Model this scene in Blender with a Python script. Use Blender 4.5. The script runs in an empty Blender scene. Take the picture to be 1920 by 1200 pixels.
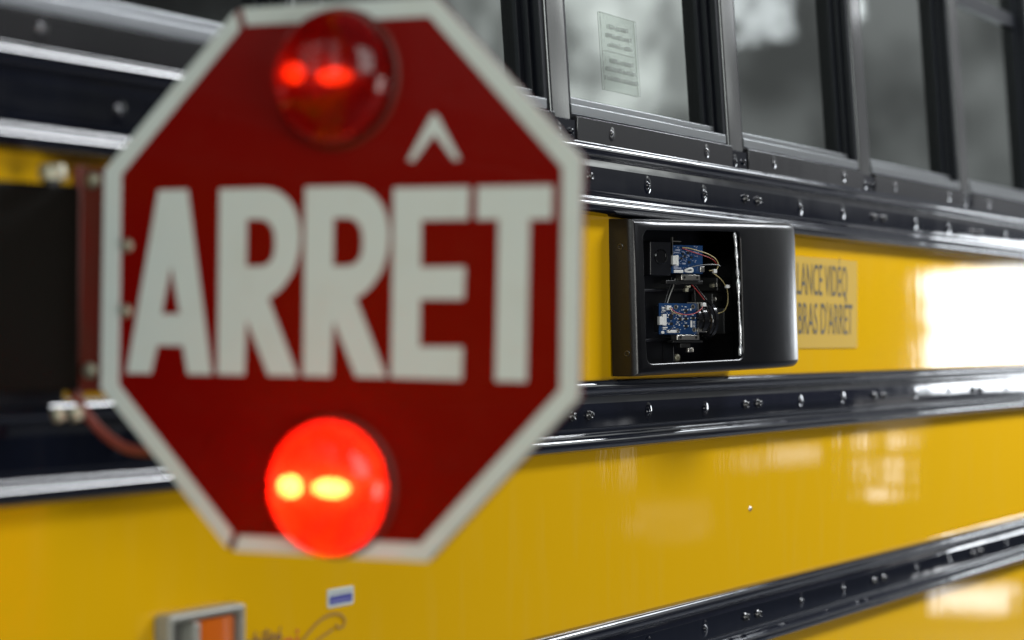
import bpy, bmesh, math, random
from mathutils import Vector, Matrix
from mathutils.geometry import tessellate_polygon
random.seed(7)
S = bpy.context.scene
H = 1.75                      # camera height; all z values below are measured from it

# ------------------------------------------------------------------ camera
cam_d = bpy.data.cameras.new('camera'); cam = bpy.data.objects.new('camera', cam_d)
S.collection.objects.link(cam); S.camera = cam
yaw, pit = math.radians(26.8), math.atan2(40, 5076)
F = Vector((math.cos(yaw)*math.cos(pit), math.sin(yaw)*math.cos(pit), math.sin(pit)))
R = Vector((math.sin(yaw), -math.cos(yaw), 0)); U = R.cross(F)
M = Matrix((R, U, -F)).transposed().to_4x4(); M.translation = (0, 0, H)
cam.matrix_world = M
cam_d.sensor_width = 36.0; cam_d.lens = 84.94
cam_d.clip_start = 0.05; cam_d.clip_end = 300
cam_d.dof.use_dof = True; cam_d.dof.focus_distance = 3.28; cam_d.dof.aperture_fstop = 3.1

# ------------------------------------------------------------------ world
W = bpy.data.worlds.new('World'); S.world = W; W.use_nodes = True
nt = W.node_tree; N = nt.nodes; K = nt.links
for n in list(N): N.remove(n)
wo = N.new('ShaderNodeOutputWorld'); bg = N.new('ShaderNodeBackground')
tc = N.new('ShaderNodeTexCoord'); sep = N.new('ShaderNodeSeparateXYZ')
K.new(tc.outputs['Generated'], sep.inputs[0])
mr = N.new('ShaderNodeMapRange'); mr.inputs['From Min'].default_value = -1; mr.inputs['From Max'].default_value = 1
K.new(sep.outputs['Z'], mr.inputs['Value'])
cr = N.new('ShaderNodeValToRGB'); el = cr.color_ramp.elements
el[0].position = 0.0; el[0].color = (.10, .10, .105, 1)
el[1].position = 1.0; el[1].color = (.16, .17, .21, 1)
for p, c in ((.40, (.07, .07, .075, 1)), (.47, (.085, .09, .12, 1)), (.500, (.075, .08, .11, 1)), (.516, (.11, .115, .13, 1)), (.530, (.30, .31, .32, 1)), (.545, (.50, .52, .52, 1)), (.575, (.62, .64, .64, 1)), (.60, (.64, .66, .66, 1)), (.635, (.22, .235, .28, 1)), (.72, (.11, .12, .16, 1))):
    e = el.new(p); e.color = c
K.new(mr.outputs[0], cr.inputs[0])
mp = N.new('ShaderNodeMapping'); mp.inputs['Scale'].default_value = (11, 11, 9)
K.new(tc.outputs['Generated'], mp.inputs[0])
nz = N.new('ShaderNodeTexNoise'); nz.inputs['Scale'].default_value = 1.9; nz.inputs['Detail'].default_value = 3.0
K.new(mp.outputs[0], nz.inputs[0])
nr = N.new('ShaderNodeMapRange'); nr.inputs['From Min'].default_value = .41; nr.inputs['From Max'].default_value = .60
nr.inputs['To Min'].default_value = .55; nr.inputs['To Max'].default_value = 1.35
K.new(nz.outputs[0], nr.inputs['Value'])
mx = N.new('ShaderNodeMix'); mx.data_type = 'RGBA'; mx.blend_type = 'MULTIPLY'; mx.inputs[0].default_value = 1
K.new(cr.outputs[0], mx.inputs[6]); K.new(nr.outputs[0], mx.inputs[7])
# the hall is darker low down towards the open side, bright overhead
fy = N.new('ShaderNodeMapRange'); fy.inputs['From Min'].default_value = -.57; fy.inputs['From Max'].default_value = -.43
fy.inputs['To Min'].default_value = .28; fy.inputs['To Max'].default_value = 1
K.new(sep.outputs['Y'], fy.inputs['Value'])
fz = N.new('ShaderNodeMapRange'); fz.inputs['From Min'].default_value = .22; fz.inputs['From Max'].default_value = .45
K.new(sep.outputs['Z'], fz.inputs['Value'])
fm = N.new('ShaderNodeMath'); fm.operation = 'MAXIMUM'; K.new(fy.outputs[0], fm.inputs[0]); K.new(fz.outputs[0], fm.inputs[1])
mx2 = N.new('ShaderNodeMix'); mx2.data_type = 'RGBA'; mx2.blend_type = 'MULTIPLY'; mx2.inputs[0].default_value = 1
K.new(mx.outputs[2], mx2.inputs[6]); K.new(fm.outputs[0], mx2.inputs[7])
K.new(mx2.outputs[2], bg.inputs[0]); bg.inputs[1].default_value = 0.6
K.new(bg.outputs[0], wo.inputs[0])

# ------------------------------------------------------------------ lamps of the hall, plus lamps added for fill and reflections
def lamp(name, loc, aim, sx, sy, radiance, color=(1, 1, 1), spread=180, soft=0., warp=0., patch=0., seed=0.):
    d = bpy.data.lights.new(name, 'AREA'); d.shape = 'RECTANGLE'; d.size = sx; d.size_y = sy
    d.energy = radiance * math.pi * sx * sy; d.color = color; d.spread = math.radians(spread)
    o = bpy.data.objects.new(name, d); S.collection.objects.link(o)
    o.location = (loc[0], loc[1], loc[2] + H)
    v = Vector(aim) - Vector(loc); o.rotation_euler = v.to_track_quat('-Z', 'Y').to_euler()
    if soft:                                   # uneven glow set for softer reflections: brightness falls off irregularly towards the border
        d.use_nodes = True; n = d.node_tree.nodes; k = d.node_tree.links
        for q in list(n): n.remove(q)
        ou = n.new('ShaderNodeOutputLight'); em = n.new('ShaderNodeEmission'); k.new(em.outputs[0], ou.inputs[0])
        ge = n.new('ShaderNodeNewGeometry'); mp_ = n.new('ShaderNodeMapping'); mp_.inputs['Location'].default_value = (seed, seed*1.7, seed)
        k.new(ge.outputs['Parametric'], mp_.inputs[0])
        nz_ = n.new('ShaderNodeTexNoise'); nz_.inputs['Scale'].default_value = 3.2; nz_.inputs['Detail'].default_value = 2; k.new(mp_.outputs[0], nz_.inputs[0])
        sp = n.new('ShaderNodeSeparateXYZ'); k.new(ge.outputs['Parametric'], sp.inputs[0])
        def mth(op, a, b_=None):
            q = n.new('ShaderNodeMath'); q.operation = op
            for i_, val in enumerate((a, b_)):
                if val is None: continue
                if isinstance(val, (int, float)): q.inputs[i_].default_value = val
                else: k.new(val, q.inputs[i_])
            return q.outputs[0]
        wv_ = mth('MULTIPLY', mth('SUBTRACT', nz_.outputs[0], .5), warp)
        tot = None
        for ax_ in ('X', 'Y'):
            c_ = mth('ADD', sp.outputs[ax_], wv_); e_ = mth('MINIMUM', c_, mth('SUBTRACT', 1., c_))
            r_ = n.new('ShaderNodeMapRange'); r_.interpolation_type = 'SMOOTHSTEP'; r_.inputs['From Max'].default_value = soft if ax_ == 'Y' else soft*min(1., sy/sx*1.0); k.new(e_, r_.inputs['Value'])
            tot = r_.outputs[0] if tot is None else mth('MULTIPLY', tot, r_.outputs[0])
        if patch:
            p_ = n.new('ShaderNodeMapRange'); p_.inputs['From Min'].default_value = .38; p_.inputs['From Max'].default_value = .62; p_.inputs['To Min'].default_value = 1-patch; k.new(nz_.outputs[0], p_.inputs['Value'])
            tot = mth('MULTIPLY', tot, p_.outputs[0])
        k.new(tot, em.inputs[1])
    return o
AIM = (4.0, 1.3, 0)
lamp('door_light', (15.95, -.72, .07), AIM, 2.95, .98, 12.0, (.90, .95, 1), soft=.07, warp=.16, seed=2.)
lamp('high_window_light', (15.4, -1.0, 5.0), (4.6, 1.3, .2), 2.4, 1.5, 7.0, (.90, .95, 1), soft=.1, warp=.1, seed=13.)
lamp('wall_light', (11.85, -2.36, 2.15), AIM, 1.0, 1.3, 2.6, (.95, 1, .97), soft=.22, warp=.25, patch=.75, seed=5.)
lamp('wall_light', (11.55, -3.05, 2.20), AIM, .55, 1.0, 1.2, (.95, 1, .97), soft=.3, warp=.3, patch=.6, seed=1.)
lamp('window_light', (12.05, -1.62, 2.20), AIM, .38, .40, 2.2, (.93, .97, 1), soft=.15, warp=.35, patch=.6, seed=3.)
lamp('window_light', (12.2, -1.20, 2.12), AIM, .20, .18, 5.0, (.93, .97, 1), soft=.4, warp=.4, seed=4.)
lamp('roof_light', (5.9, -.75, 2.6), (5.9, 1.0, 0), 2.6, .8, 40, (.93, .96, 1))
lamp('roof_light', (9.3, -.55, 2.6), (9.3, 1.0, 0), 1.9, .34, 32, (.93, .96, 1))
for y, z, w_, h_ in ((-1.86, -.60, .09, .10), (-1.62, -.59, .07, .10), (-1.85, -.73, .06, .07), (-1.66, -.72, .11, .06), (-1.84, -.80, .05, .055), (-1.66, -.80, .11, .055), (-1.74, -.90, .20, .06)):
    lamp('low_window_and_patch_light', (13.5, y, z), (4.05, 1.34, -.2), w_*1.2, h_*1.2, 4.5, (.95, .97, 1), soft=.35, warp=.25, seed=y*7+z)
lamp('low_window_and_patch_light', (12.1, -2.78, -.68), (3.0, 1.34, -.24), .10, .40, 1.2, (.97, .98, 1), soft=.4, warp=.3, seed=6.)  # this and the next three are added, for pale patches reflected in the paint
lamp('low_window_and_patch_light', (13.0, -2.10, -.66), (3.6, 1.34, -.2), .32, .16, 2.0, (.97, .98, 1), soft=.45, warp=.7, seed=7.)
lamp('low_window_and_patch_light', (12.8, -2.30, -.70), (3.5, 1.34, -.2), .16, .12, 1.4, (.97, .98, 1), soft=.45, warp=.6, seed=8.)
lamp('low_window_and_patch_light', (13.3, -1.15, -1.46), (4.65, 1.34, -.5), .50, .22, 4.5, (.95, .97, 1), soft=.4, warp=.6, seed=9.)
lamp('low_reflection_fill', (10.9, -3.85, -.95), (2.6, 1.34, -.3), .75, .55, .42, (1, .97, .95), soft=.45, warp=.5, patch=.5, seed=10.)  # these three soft lamps are added for broad pale reflections on the panel
lamp('low_reflection_fill', (12.4, -2.60, -1.00), (3.3, 1.34, -.3), .60, .30, .55, (1, .97, .95), soft=.45, warp=.6, patch=.6, seed=11.)
lamp('low_reflection_fill', (13.9, -1.80, -.45), (4.2, 1.34, -.2), .50, .34, .40, (1, .97, .95), soft=.45, warp=.6, seed=12.)
lamp('fill_light', (.1, -3.3, -.45), (1.9, 1.3, -.40), 2.2, 1.6, 8.5, (1, .99, .95))  # added fill that brightens the lower left yellow panel
lamp('fill_light', (-4.2, -1.6, 2.6), (1.7, 1.0, 0), 4.0, 3.0, 4.5, (.93, 1, .97))  # added fill from behind the camera, mainly for the sign face

# ------------------------------------------------------------------ colour management
S.view_settings.view_transform = 'Standard'; S.view_settings.look = 'None'
S.view_settings.exposure = 0; S.view_settings.gamma = 1; S.view_settings.use_curve_mapping = False
S.render.engine = 'CYCLES'
S.cycles.use_denoising = True
S.cycles.max_bounces = 10; S.cycles.transparent_max_bounces = 16
S.cycles.sample_clamp_indirect = 6

# ------------------------------------------------------------------ materials
def mat(name, base=(.5, .5, .5), rough=.4, metal=0., ior=1.5, coat=0., spec=.5, bump=None, dirt=None, aniso=0):
    m = bpy.data.materials.new(name); m.use_nodes = True
    n = m.node_tree.nodes; k = m.node_tree.links; b = n['Principled BSDF']
    b.inputs['Base Color'].default_value = (*base, 1); b.inputs['Roughness'].default_value = rough
    b.inputs['Metallic'].default_value = metal; b.inputs['IOR'].default_value = ior
    b.inputs['Coat Weight'].default_value = coat; b.inputs['Coat Roughness'].default_value = .03
    b.inputs['Specular IOR Level'].default_value = spec
    t = n.new('ShaderNodeTexCoord')
    if bump:
        out = None
        for (sc, st, dist, det) in bump:
            mpp = n.new('ShaderNodeMapping'); mpp.inputs['Scale'].default_value = sc
            k.new(t.outputs['Object'], mpp.inputs[0])
            z = n.new('ShaderNodeTexNoise'); z.inputs['Scale'].default_value = 1; z.inputs['Detail'].default_value = det
            k.new(mpp.outputs[0], z.inputs[0])
            u = n.new('ShaderNodeBump'); u.inputs['Strength'].default_value = st; u.inputs['Distance'].default_value = dist
            k.new(z.outputs[0], u.inputs['Height'])
            if out: k.new(out, u.inputs['Normal'])
            out = u.outputs[0]
        k.new(out, b.inputs['Normal'])
        if coat: k.new(out, b.inputs['Coat Normal'])
    if dirt:
        sc, amt, rr, dcol = dirt
        mpp = n.new('ShaderNodeMapping'); mpp.inputs['Scale'].default_value = sc
        k.new(t.outputs['Object'], mpp.inputs[0])
        z = n.new('ShaderNodeTexNoise'); z.inputs['Scale'].default_value = 1; z.inputs['Detail'].default_value = 6
        k.new(mpp.outputs[0], z.inputs[0])
        r = n.new('ShaderNodeMapRange'); r.inputs['From Min'].default_value = .5; r.inputs['From Max'].default_value = .75
        r.inputs['To Min'].default_value = 0; r.inputs['To Max'].default_value = amt
        k.new(z.outputs[0], r.inputs['Value'])
        mxx = n.new('ShaderNodeMix'); mxx.data_type = 'RGBA'
        mxx.inputs[6].default_value = (*base, 1); mxx.inputs[7].default_value = (*dcol, 1)
        k.new(r.outputs[0], mxx.inputs[0]); k.new(mxx.outputs[2], b.inputs['Base Color'])
        r2 = n.new('ShaderNodeMapRange'); r2.inputs['To Min'].default_value = rough; r2.inputs['To Max'].default_value = rr
        k.new(r.outputs[0], r2.inputs['Value']); k.new(r2.outputs[0], b.inputs['Roughness'])
    return m

M_YEL = mat('yellow_paint', (.68, .380, .003), .45, spec=.0, coat=.62, bump=[((5, 5, 2.0), .18, .004, 1), ((26, 26, 5), .07, .0012, 2), ((130, 130, 60), .05, .0006, 2)],
            dirt=((30, 30, 5.0), .08, .5, (.58, .40, .09)))
M_BLK = mat('black_gloss_paint', (.003, .0042, .009), .05, ior=1.62, bump=[((9, 9, 5), .35, .0016, 1), ((240, 240, 240), .03, .0002, 2)],
            dirt=((40, 40, 6), .08, .2, (.04, .04, .04)))
M_POST = mat('post_gloss_paint', (.02, .02, .022), .09, ior=2.1, bump=[((14, 14, 5), .2, .0012, 1), ((300, 300, 200), .05, .0003, 2)])
M_SCREW = mat('screw_black', (.015, .015, .015), .22, ior=1.7)
M_ALU = mat('brushed_aluminium', (.27, .28, .29), .30, metal=1, bump=[((4, 300, 900), .12, .0004, 2)])
M_FRM = mat('black_window_frame', (.005, .006, .009), .34, spec=.22, bump=[((80, 80, 80), .1, .0005, 2)])
M_INT = mat('bus_interior', (.36, .36, .34), .6, bump=[((20, 20, 20), .1, .001, 2)])
M_SEAT = mat('seat_vinyl', (.16, .10, .07), .5, bump=[((90, 90, 90), .15, .001, 3)])
M_PLA = mat('black_textured_plastic', (.0035, .0035, .0042), .29, spec=.48, bump=[((520, 520, 520), .16, .0008, 1)], dirt=((90, 90, 90), .10, .4, (.02, .02, .02)))
M_PLI = mat('black_inner_plastic', (.007, .0075, .010), .28, bump=[((200, 200, 200), .1, .0006, 2)])
M_COV = mat('black_cover', (.004, .0036, .0025), .5, spec=.10, bump=[((60, 60, 60), .1, .0006, 2)])
M_PCB = mat('blue_circuit_board', (.004, .036, .12), .35, coat=.4, bump=[((900, 900, 900), .1, .0002, 2)])
M_WHT = mat('white_plastic', (.72, .72, .70), .45)
M_MTL = mat('light_metal', (.62, .60, .55), .3, metal=1)
M_ZNC = mat('zinc_bolt', (.42, .40, .30), .5, metal=.8, bump=[((200, 200, 200), .2, .001, 2)])
M_CHIP = mat('chip_black', (.012, .012, .012), .35)
M_LENS = mat('lens_black', (.008, .008, .009), .12, ior=1.6)
M_YWIRE = mat('yellow_wire', (.42, .34, .15), .45)
M_RWIRE = mat('red_wire', (.35, .02, .02), .4)
M_BWIRE = mat('black_wire', (.02, .02, .02), .4)
M_GLINT = mat('edge_glint', (.80, .82, .84), .10, metal=.55, bump=[((300, 300, 160), .4, .002, 2)])  # bright half-metal that stands for light caught at the opening's edge
M_RED = mat('sign_red', (.19, .0018, .0004), .30, spec=.12, coat=.03, bump=[((18, 18, 18), .1, .0008, 2)], dirt=((26, 26, 26), .12, .45, (.24, .02, .012)))
M_SWH = mat('sign_white', (.66, .73, .69), .40, bump=[((500, 500, 500), .1, .0004, 2)], dirt=((30, 30, 30), .25, .5, (.56, .58, .50)))
M_BRK = mat('bracket_red', (.16, .018, .010), .42, bump=[((60, 60, 60), .15, .001, 3)], dirt=((30, 30, 12), .5, .6, (.10, .03, .015)))
M_HSE = mat('red_wire_cover', (.22, .035, .02), .5)
M_MRK = mat('marker_white', (.27, .27, .23), .4)
M_MRD = mat('marker_grey', (.10, .10, .09), .3, coat=.5)
M_INK = mat('dark_ink', (.085, .075, .05), .5, spec=.1)
M_BLUE = mat('blue_ink', (.025, .03, .25), .4)
M_LOGOB = mat('brown_ink', (.40, .215, .025), .4)
M_LOGOP = mat('purple_ink', (.12, .05, .07), .4)
M_LOGOR = mat('red_ink', (.55, .06, .03), .4)
M_GRD = mat('concrete', (.05, .058, .082), .5, bump=[((3, 3, 3), .3, .01, 6)], dirt=((1.2, 1.2, 1.2), .6, .5, (.05, .05, .055)))
M_STK = mat('sticker_film', (.52, .325, .024), .5, spec=.1, coat=.3)

def glass_mat(name, tint, gl_rough=.02, extra=0.):
    m = bpy.data.materials.new(name); m.use_nodes = True; n = m.node_tree.nodes; k = m.node_tree.links
    n.remove(n['Principled BSDF']); out = n['Material Output']
    tr = n.new('ShaderNodeBsdfTransparent'); tr.inputs[0].default_value = (*tint, 1)
    g = n.new('ShaderNodeBsdfGlossy'); g.inputs['Roughness'].default_value = gl_rough; g.inputs[0].default_value = (.95, 1, .98, 1)
    fr = n.new('ShaderNodeFresnel'); fr.inputs[0].default_value = 1.62
    ad = n.new('ShaderNodeMath'); ad.operation = 'ADD'; ad.use_clamp = True; ad.inputs[1].default_value = extra
    k.new(fr.outputs[0], ad.inputs[0])
    mi = n.new('ShaderNodeMixShader'); k.new(ad.outputs[0], mi.inputs[0]); k.new(tr.outputs[0], mi.inputs[1]); k.new(g.outputs[0], mi.inputs[2])
    k.new(mi.outputs[0], out.inputs[0]); return m
M_GLS = glass_mat('window_glass', (.62, .66, .64), .012, .08)
M_FILM = bpy.data.materials.new('clear_film'); M_FILM.use_nodes = True
_n = M_FILM.node_tree.nodes; _n.remove(_n['Principled BSDF']); _t = _n.new('ShaderNodeBsdfTransparent'); _t.inputs[0].default_value = (.95, .96, .95, 1)
_d = _n.new('ShaderNodeBsdfDiffuse'); _d.inputs[0].default_value = (.45, .46, .45, 1); _m = _n.new('ShaderNodeMixShader'); _m.inputs[0].default_value = .03
M_FILM.node_tree.links.new(_t.outputs[0], _m.inputs[1]); M_FILM.node_tree.links.new(_d.outputs[0], _m.inputs[2]); M_FILM.node_tree.links.new(_m.outputs[0], _n['Material Output'].inputs[0])

M_CLEAR = M_FILM.copy(); M_CLEAR.name = 'film_print'
for q in M_CLEAR.node_tree.nodes:
    if q.type == 'MIX_SHADER': q.inputs[0].default_value = .22
def lens_mat(name, col, tcol):
    m = bpy.data.materials.new(name); m.use_nodes = True; n = m.node_tree.nodes; k = m.node_tree.links
    n.remove(n['Principled BSDF']); out = n['Material Output']
    tr = n.new('ShaderNodeBsdfTransparent'); tr.inputs[0].default_value = (*tcol, 1)
    lw = n.new('ShaderNodeLayerWeight'); lw.inputs[0].default_value = .42
    cm = n.new('ShaderNodeMix'); cm.data_type = 'RGBA'; cm.inputs[6].default_value = (*tcol, 1); cm.inputs[7].default_value = (tcol[0]*.8, tcol[1]*.10, tcol[2]*.15, 1)
    k.new(lw.outputs['Facing'], cm.inputs[0]); k.new(cm.outputs[2], tr.inputs[0])
    tl = n.new('ShaderNodeBsdfTranslucent'); tl.inputs[0].default_value = (*col, 1)
    m1 = n.new('ShaderNodeMixShader'); m1.inputs[0].default_value = .30; k.new(tr.outputs[0], m1.inputs[1]); k.new(tl.outputs[0], m1.inputs[2])
    g = n.new('ShaderNodeBsdfGlossy'); g.inputs['Roughness'].default_value = .06
    t = n.new('ShaderNodeTexCoord'); wv = n.new('ShaderNodeTexVoronoi'); wv.inputs['Scale'].default_value = 95
    k.new(t.outputs['Object'], wv.inputs[0]); mrr = n.new('ShaderNodeMapRange'); mrr.inputs['From Max'].default_value = .6
    mrr.inputs['To Min'].default_value = .22; mrr.inputs['To Max'].default_value = .62
    k.new(wv.outputs['Distance'], mrr.inputs['Value']); k.new(mrr.outputs[0], m1.inputs[0])
    fr = n.new('ShaderNodeFresnel'); fr.inputs[0].default_value = 1.45
    m2 = n.new('ShaderNodeMixShader'); k.new(fr.outputs[0], m2.inputs[0]); k.new(m1.outputs[0], m2.inputs[1]); k.new(g.outputs[0], m2.inputs[2])
    k.new(m2.outputs[0], out.inputs[0]); return m
M_LRED = lens_mat('red_lens', (.42, .003, .001), (.90, .10, .035))
M_LREDD = lens_mat('red_lens_dim', (.34, .006, .002), (.80, .05, .012))  # darker copy of the red lens: the upper lamp's dimness put into colour
M_LORG = mat('orange_lens', (.58, .115, .003), .3)
def emit(name, col, s):
    m = bpy.data.materials.new(name); m.use_nodes = True; n = m.node_tree.nodes
    e = n.new('ShaderNodeEmission'); e.inputs[0].default_value = (*col, 1); e.inputs[1].default_value = s
    m.node_tree.links.new(e.outputs[0], n['Material Output'].inputs[0]); return m
M_BULB_ON = emit('bulb_bright', (1, .60, .30), 105)
M_BULB_DIM = emit('bulb_dim', (1, .42, .14), 4.5)
M_REF = mat('lamp_reflector', (.26, .065, .035), .5, metal=.1)
M_REFD = mat('lamp_reflector_dark', (.14, .02, .012), .35, metal=.3)  # darker reflector copy, so the upper lamp looks barely lit

# ------------------------------------------------------------------ mesh helpers
class MB:
    def __init__(s): s.v = []; s.f = []; s.sm = []
    def add(s, vs, fs, smooth=False):
        o = len(s.v); s.v += [tuple(p) for p in vs]; s.f += [tuple(i+o for i in q) for q in fs]; s.sm += [smooth]*len(fs)
    def hexa(s, p):     # 8 points: bottom ring 0-3, top ring 4-7
        s.add(p, [(3, 2, 1, 0), (4, 5, 6, 7), (0, 1, 5, 4), (1, 2, 6, 5), (2, 3, 7, 6), (3, 0, 4, 7)])
    def box(s, x0, x1, y0, y1, z0, z1, fn=None):
        p = [(x0, y0, z0), (x1, y0, z0), (x1, y1, z0), (x0, y1, z0), (x0, y0, z1), (x1, y0, z1), (x1, y1, z1), (x0, y1, z1)]
        if fn: p = [fn(*q) for q in p]
        s.hexa(p)
    def sweep(s, prof, x0, x1, fn, closed=False, smooth=True, caps=True):   # prof: list of (a,b); fn(x,a,b)
        n = len(prof); vs = [fn(x0, *q) for q in prof] + [fn(x1, *q) for q in prof]
        m = n if closed else n-1
        s.add(vs, [(i, (i+1) % n, n+(i+1) % n, n+i) for i in range(m)], smooth)
        if caps:
            s.add(vs[:n], [tuple(range(n))]); s.add(vs[n:], [tuple(reversed(range(n)))])
    def tube(s, path, r, seg=8, caps=True):
        P = [Vector(p) for p in path]; rings = []; up = Vector((0.31, 0.2, 0.93))
        for i, p in enumerate(P):
            t = (P[min(i+1, len(P)-1)] - P[max(i-1, 0)]).normalized()
            a = t.cross(up); a = a.normalized() if a.length > 1e-4 else t.orthogonal().normalized(); b = t.cross(a)
            rr = r[i] if isinstance(r, (list, tuple)) else r
            rings.append([p + (a*math.cos(2*math.pi*j/seg) + b*math.sin(2*math.pi*j/seg))*rr for j in range(seg)])
        vs = [q for g in rings for q in g]; fs = []
        for i in range(len(P)-1):
            for j in range(seg): fs.append((i*seg+j, i*seg+(j+1) % seg, (i+1)*seg+(j+1) % seg, (i+1)*seg+j))
        s.add(vs, fs, True)
        if caps: s.add(rings[0], [tuple(reversed(range(seg)))]); s.add(rings[-1], [tuple(range(seg))])
    def lathe(s, prof, c, ax, seg=24, smooth=True):    # prof: (r, h) along axis ax from c
        ax = Vector(ax).normalized(); a = ax.orthogonal().normalized(); b = ax.cross(a); c = Vector(c); n = len(prof)
        vs = []
        for r, h in prof:
            for j in range(seg):
                t = 2*math.pi*j/seg; vs.append(c + ax*h + (a*math.cos(t)+b*math.sin(t))*max(r, 1e-5))
        fs = [(i*seg+j, i*seg+(j+1) % seg, (i+1)*seg+(j+1) % seg, (i+1)*seg+j) for i in range(n-1) for j in range(seg)]
        s.add(vs, fs, smooth)
    def flat(s, loops, fn, thick=0.):                # polygon with holes; fn(a, b, d) -> point, d = 0 front, thick back
        pts = [q for l in loops for q in l]
        tris = tessellate_polygon([[Vector((q[0], q[1], 0)) for q in l] for l in loops])
        s.add([fn(q[0], q[1], 0) for q in pts], [tuple(t) for t in tris])
        if thick:
            s.add([fn(q[0], q[1], thick) for q in pts], [tuple(reversed(t)) for t in tris])
            for l in loops:
                n = len(l); vs = [fn(*q, 0) for q in l] + [fn(*q, thick) for q in l]
                s.add(vs, [(i, (i+1) % n, n+(i+1) % n, n+i) for i in range(n)])

def woff(o):
    v = Vector((0, 0, 0))
    while o: v += o.location; o = o.parent
    return v
def build(name, mb, mat_, parent=None, bevel=0., seg=2, local=False, recalc=True, angle=None):
    me = bpy.data.meshes.new(name)
    if local or parent is None: off = Vector((0, 0, 0)) if local else Vector((0, 0, -H))
    else: off = woff(parent) - Vector((0, 0, H))
    me.from_pydata([tuple(Vector(p)-off) for p in mb.v], [], mb.f)
    for p, s in zip(me.polygons, mb.sm): p.use_smooth = s
    me.validate(); 
    if recalc:
        bm = bmesh.new(); bm.from_mesh(me); bmesh.ops.remove_doubles(bm, verts=bm.verts, dist=1e-6); bmesh.ops.recalc_face_normals(bm, faces=bm.faces); bm.to_mesh(me); bm.free()
    if any(mb.sm): me.set_sharp_from_angle(angle=math.radians(50))
    me.materials.append(mat_)
    o = bpy.data.objects.new(name, me); S.collection.objects.link(o); o.parent = parent
    if bevel:
        b = o.modifiers.new('bevel', 'BEVEL'); b.width = bevel; b.segments = seg; b.limit_method = 'ANGLE'; b.angle_limit = math.radians(35)
        b.harden_normals = False
        for p in me.polygons: p.use_smooth = True
        w = o.modifiers.new('wn', 'WEIGHTED_NORMAL'); w.keep_sharp = True
    return o
def thing(name, label, cat, loc, group=None):
    o = bpy.data.objects.new(name, None); S.collection.objects.link(o); o.empty_display_size = .05
    o.location = (loc[0], loc[1], loc[2] + H); o['label'] = label; o['category'] = cat
    if group: o['group'] = group
    return o
def spline(pts, n=6):
    out = []; P = [Vector(p) for p in pts]; m = len(P)
    for i in range(m-1):
        a, b, c, d = P[max(i-1, 0)], P[i], P[i+1], P[min(i+2, m-1)]
        for j in range(n):
            t = j/n
            out.append(.5*((2*b) + (c-a)*t + (2*a-5*b+4*c-d)*t*t + (3*b-a-3*c+d)*t**3))
    out.append(P[-1]); return out

YB = 1.34                    # outer plane of the bus side
X0, X1 = -.8, 11.0
# ------------------------------------------------------------------ ground
g = MB(); g.box(-40, 60, -40, 40, -H-.3, -H)
og = build('ground', g, M_GRD); og['kind'] = 'structure'

# ------------------------------------------------------------------ the bus
bus = thing('school_bus', 'yellow school bus with black rub rails and a row of windows', 'bus', (5, 2.5, -H))
def panel(z0, z1, y=YB, lean=0., name='side_panel'):
    m = MB(); nx = 1
    m.box(X0, X1, y, y+.02, z0, z1, lambda x, yy, z: (x, yy + lean*(z-z0), z))
    return build(name, m, M_YEL, bus)
panel(-.060, .166, YB, .012)             # between upper and middle rail
# middle panel with one small rivet
m = MB(); m.lathe([(0, .003), (.002, .0026), (.0035, .0012), (.0042, 0)], (3.458, YB, -.2588), (0, -1, 0), 12); build('rivet', m, M_MTL, bus)
m = MB(); m.box(X0, X1, YB, YB+.02, -.385, -.1445)
build('side_panel', m, M_YEL, bus)
panel(-1.30, -.462)
# rub rails
def arc(ca, base, r, f0, f1, n=16):
    return [(ca - r*math.sin(math.radians(f0+(f1-f0)*i/n)), base + r*math.cos(math.radians(f0+(f1-f0)*i/n))) for i in range(n+1)]
PRS = [(0, 0), (0, .004)] + arc(.0102, .0085, .0102, 88, -62) + [(.0200, .0112), (.0212, .0092), (.0226, .0090), (.0308, .0104), (.0314, .0105),
       (.047, .0106), (.0618, .0105), (.0626, .0102), (.0640, .0088), (.0690, .0080), (.0712, .0086)] + arc(.0825, .0090, .0098, 62, -88) + [(.0936, .003), (.0938, 0)]
def rivet(mb, c, ax, k=1.):
    mb.lathe([(.0135*k, .0), (.0115*k, .00035*k), (.0085*k, .0008*k), (.0062*k, .0006*k), (.0048*k, .0004*k), (.0044*k, .0014*k), (.0036*k, .0026*k), (.0020*k, .0034*k), (0, .0037*k)], c, ax, 20)
def screw(mb, c, ax, k=1.):
    mb.lathe([(.0068*k, 0), (.0068*k, .001), (.0056*k, .0012), (.0054*k, .0048*k), (.0046*k, .0058*k), (.003*k, .0062*k), (.0026*k, .0046*k), (0, .0046*k)], c, ax, 18)
def proto(fn, mt_):
    m = MB(); fn(m, (0, 0, 0), (0, 0, 1)); me = bpy.data.meshes.new('fastener'); me.from_pydata(m.v, [], m.f); me.materials.append(mt_)
    for p in me.polygons: p.use_smooth = True
    bm = bmesh.new(); bm.from_mesh(me); bmesh.ops.remove_doubles(bm, verts=bm.verts, dist=1e-6); bmesh.ops.recalc_face_normals(bm, faces=bm.faces); bm.to_mesh(me); bm.free(); return me
ME_R = proto(rivet, M_BLK); ME_S = proto(screw, M_SCREW)
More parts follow.
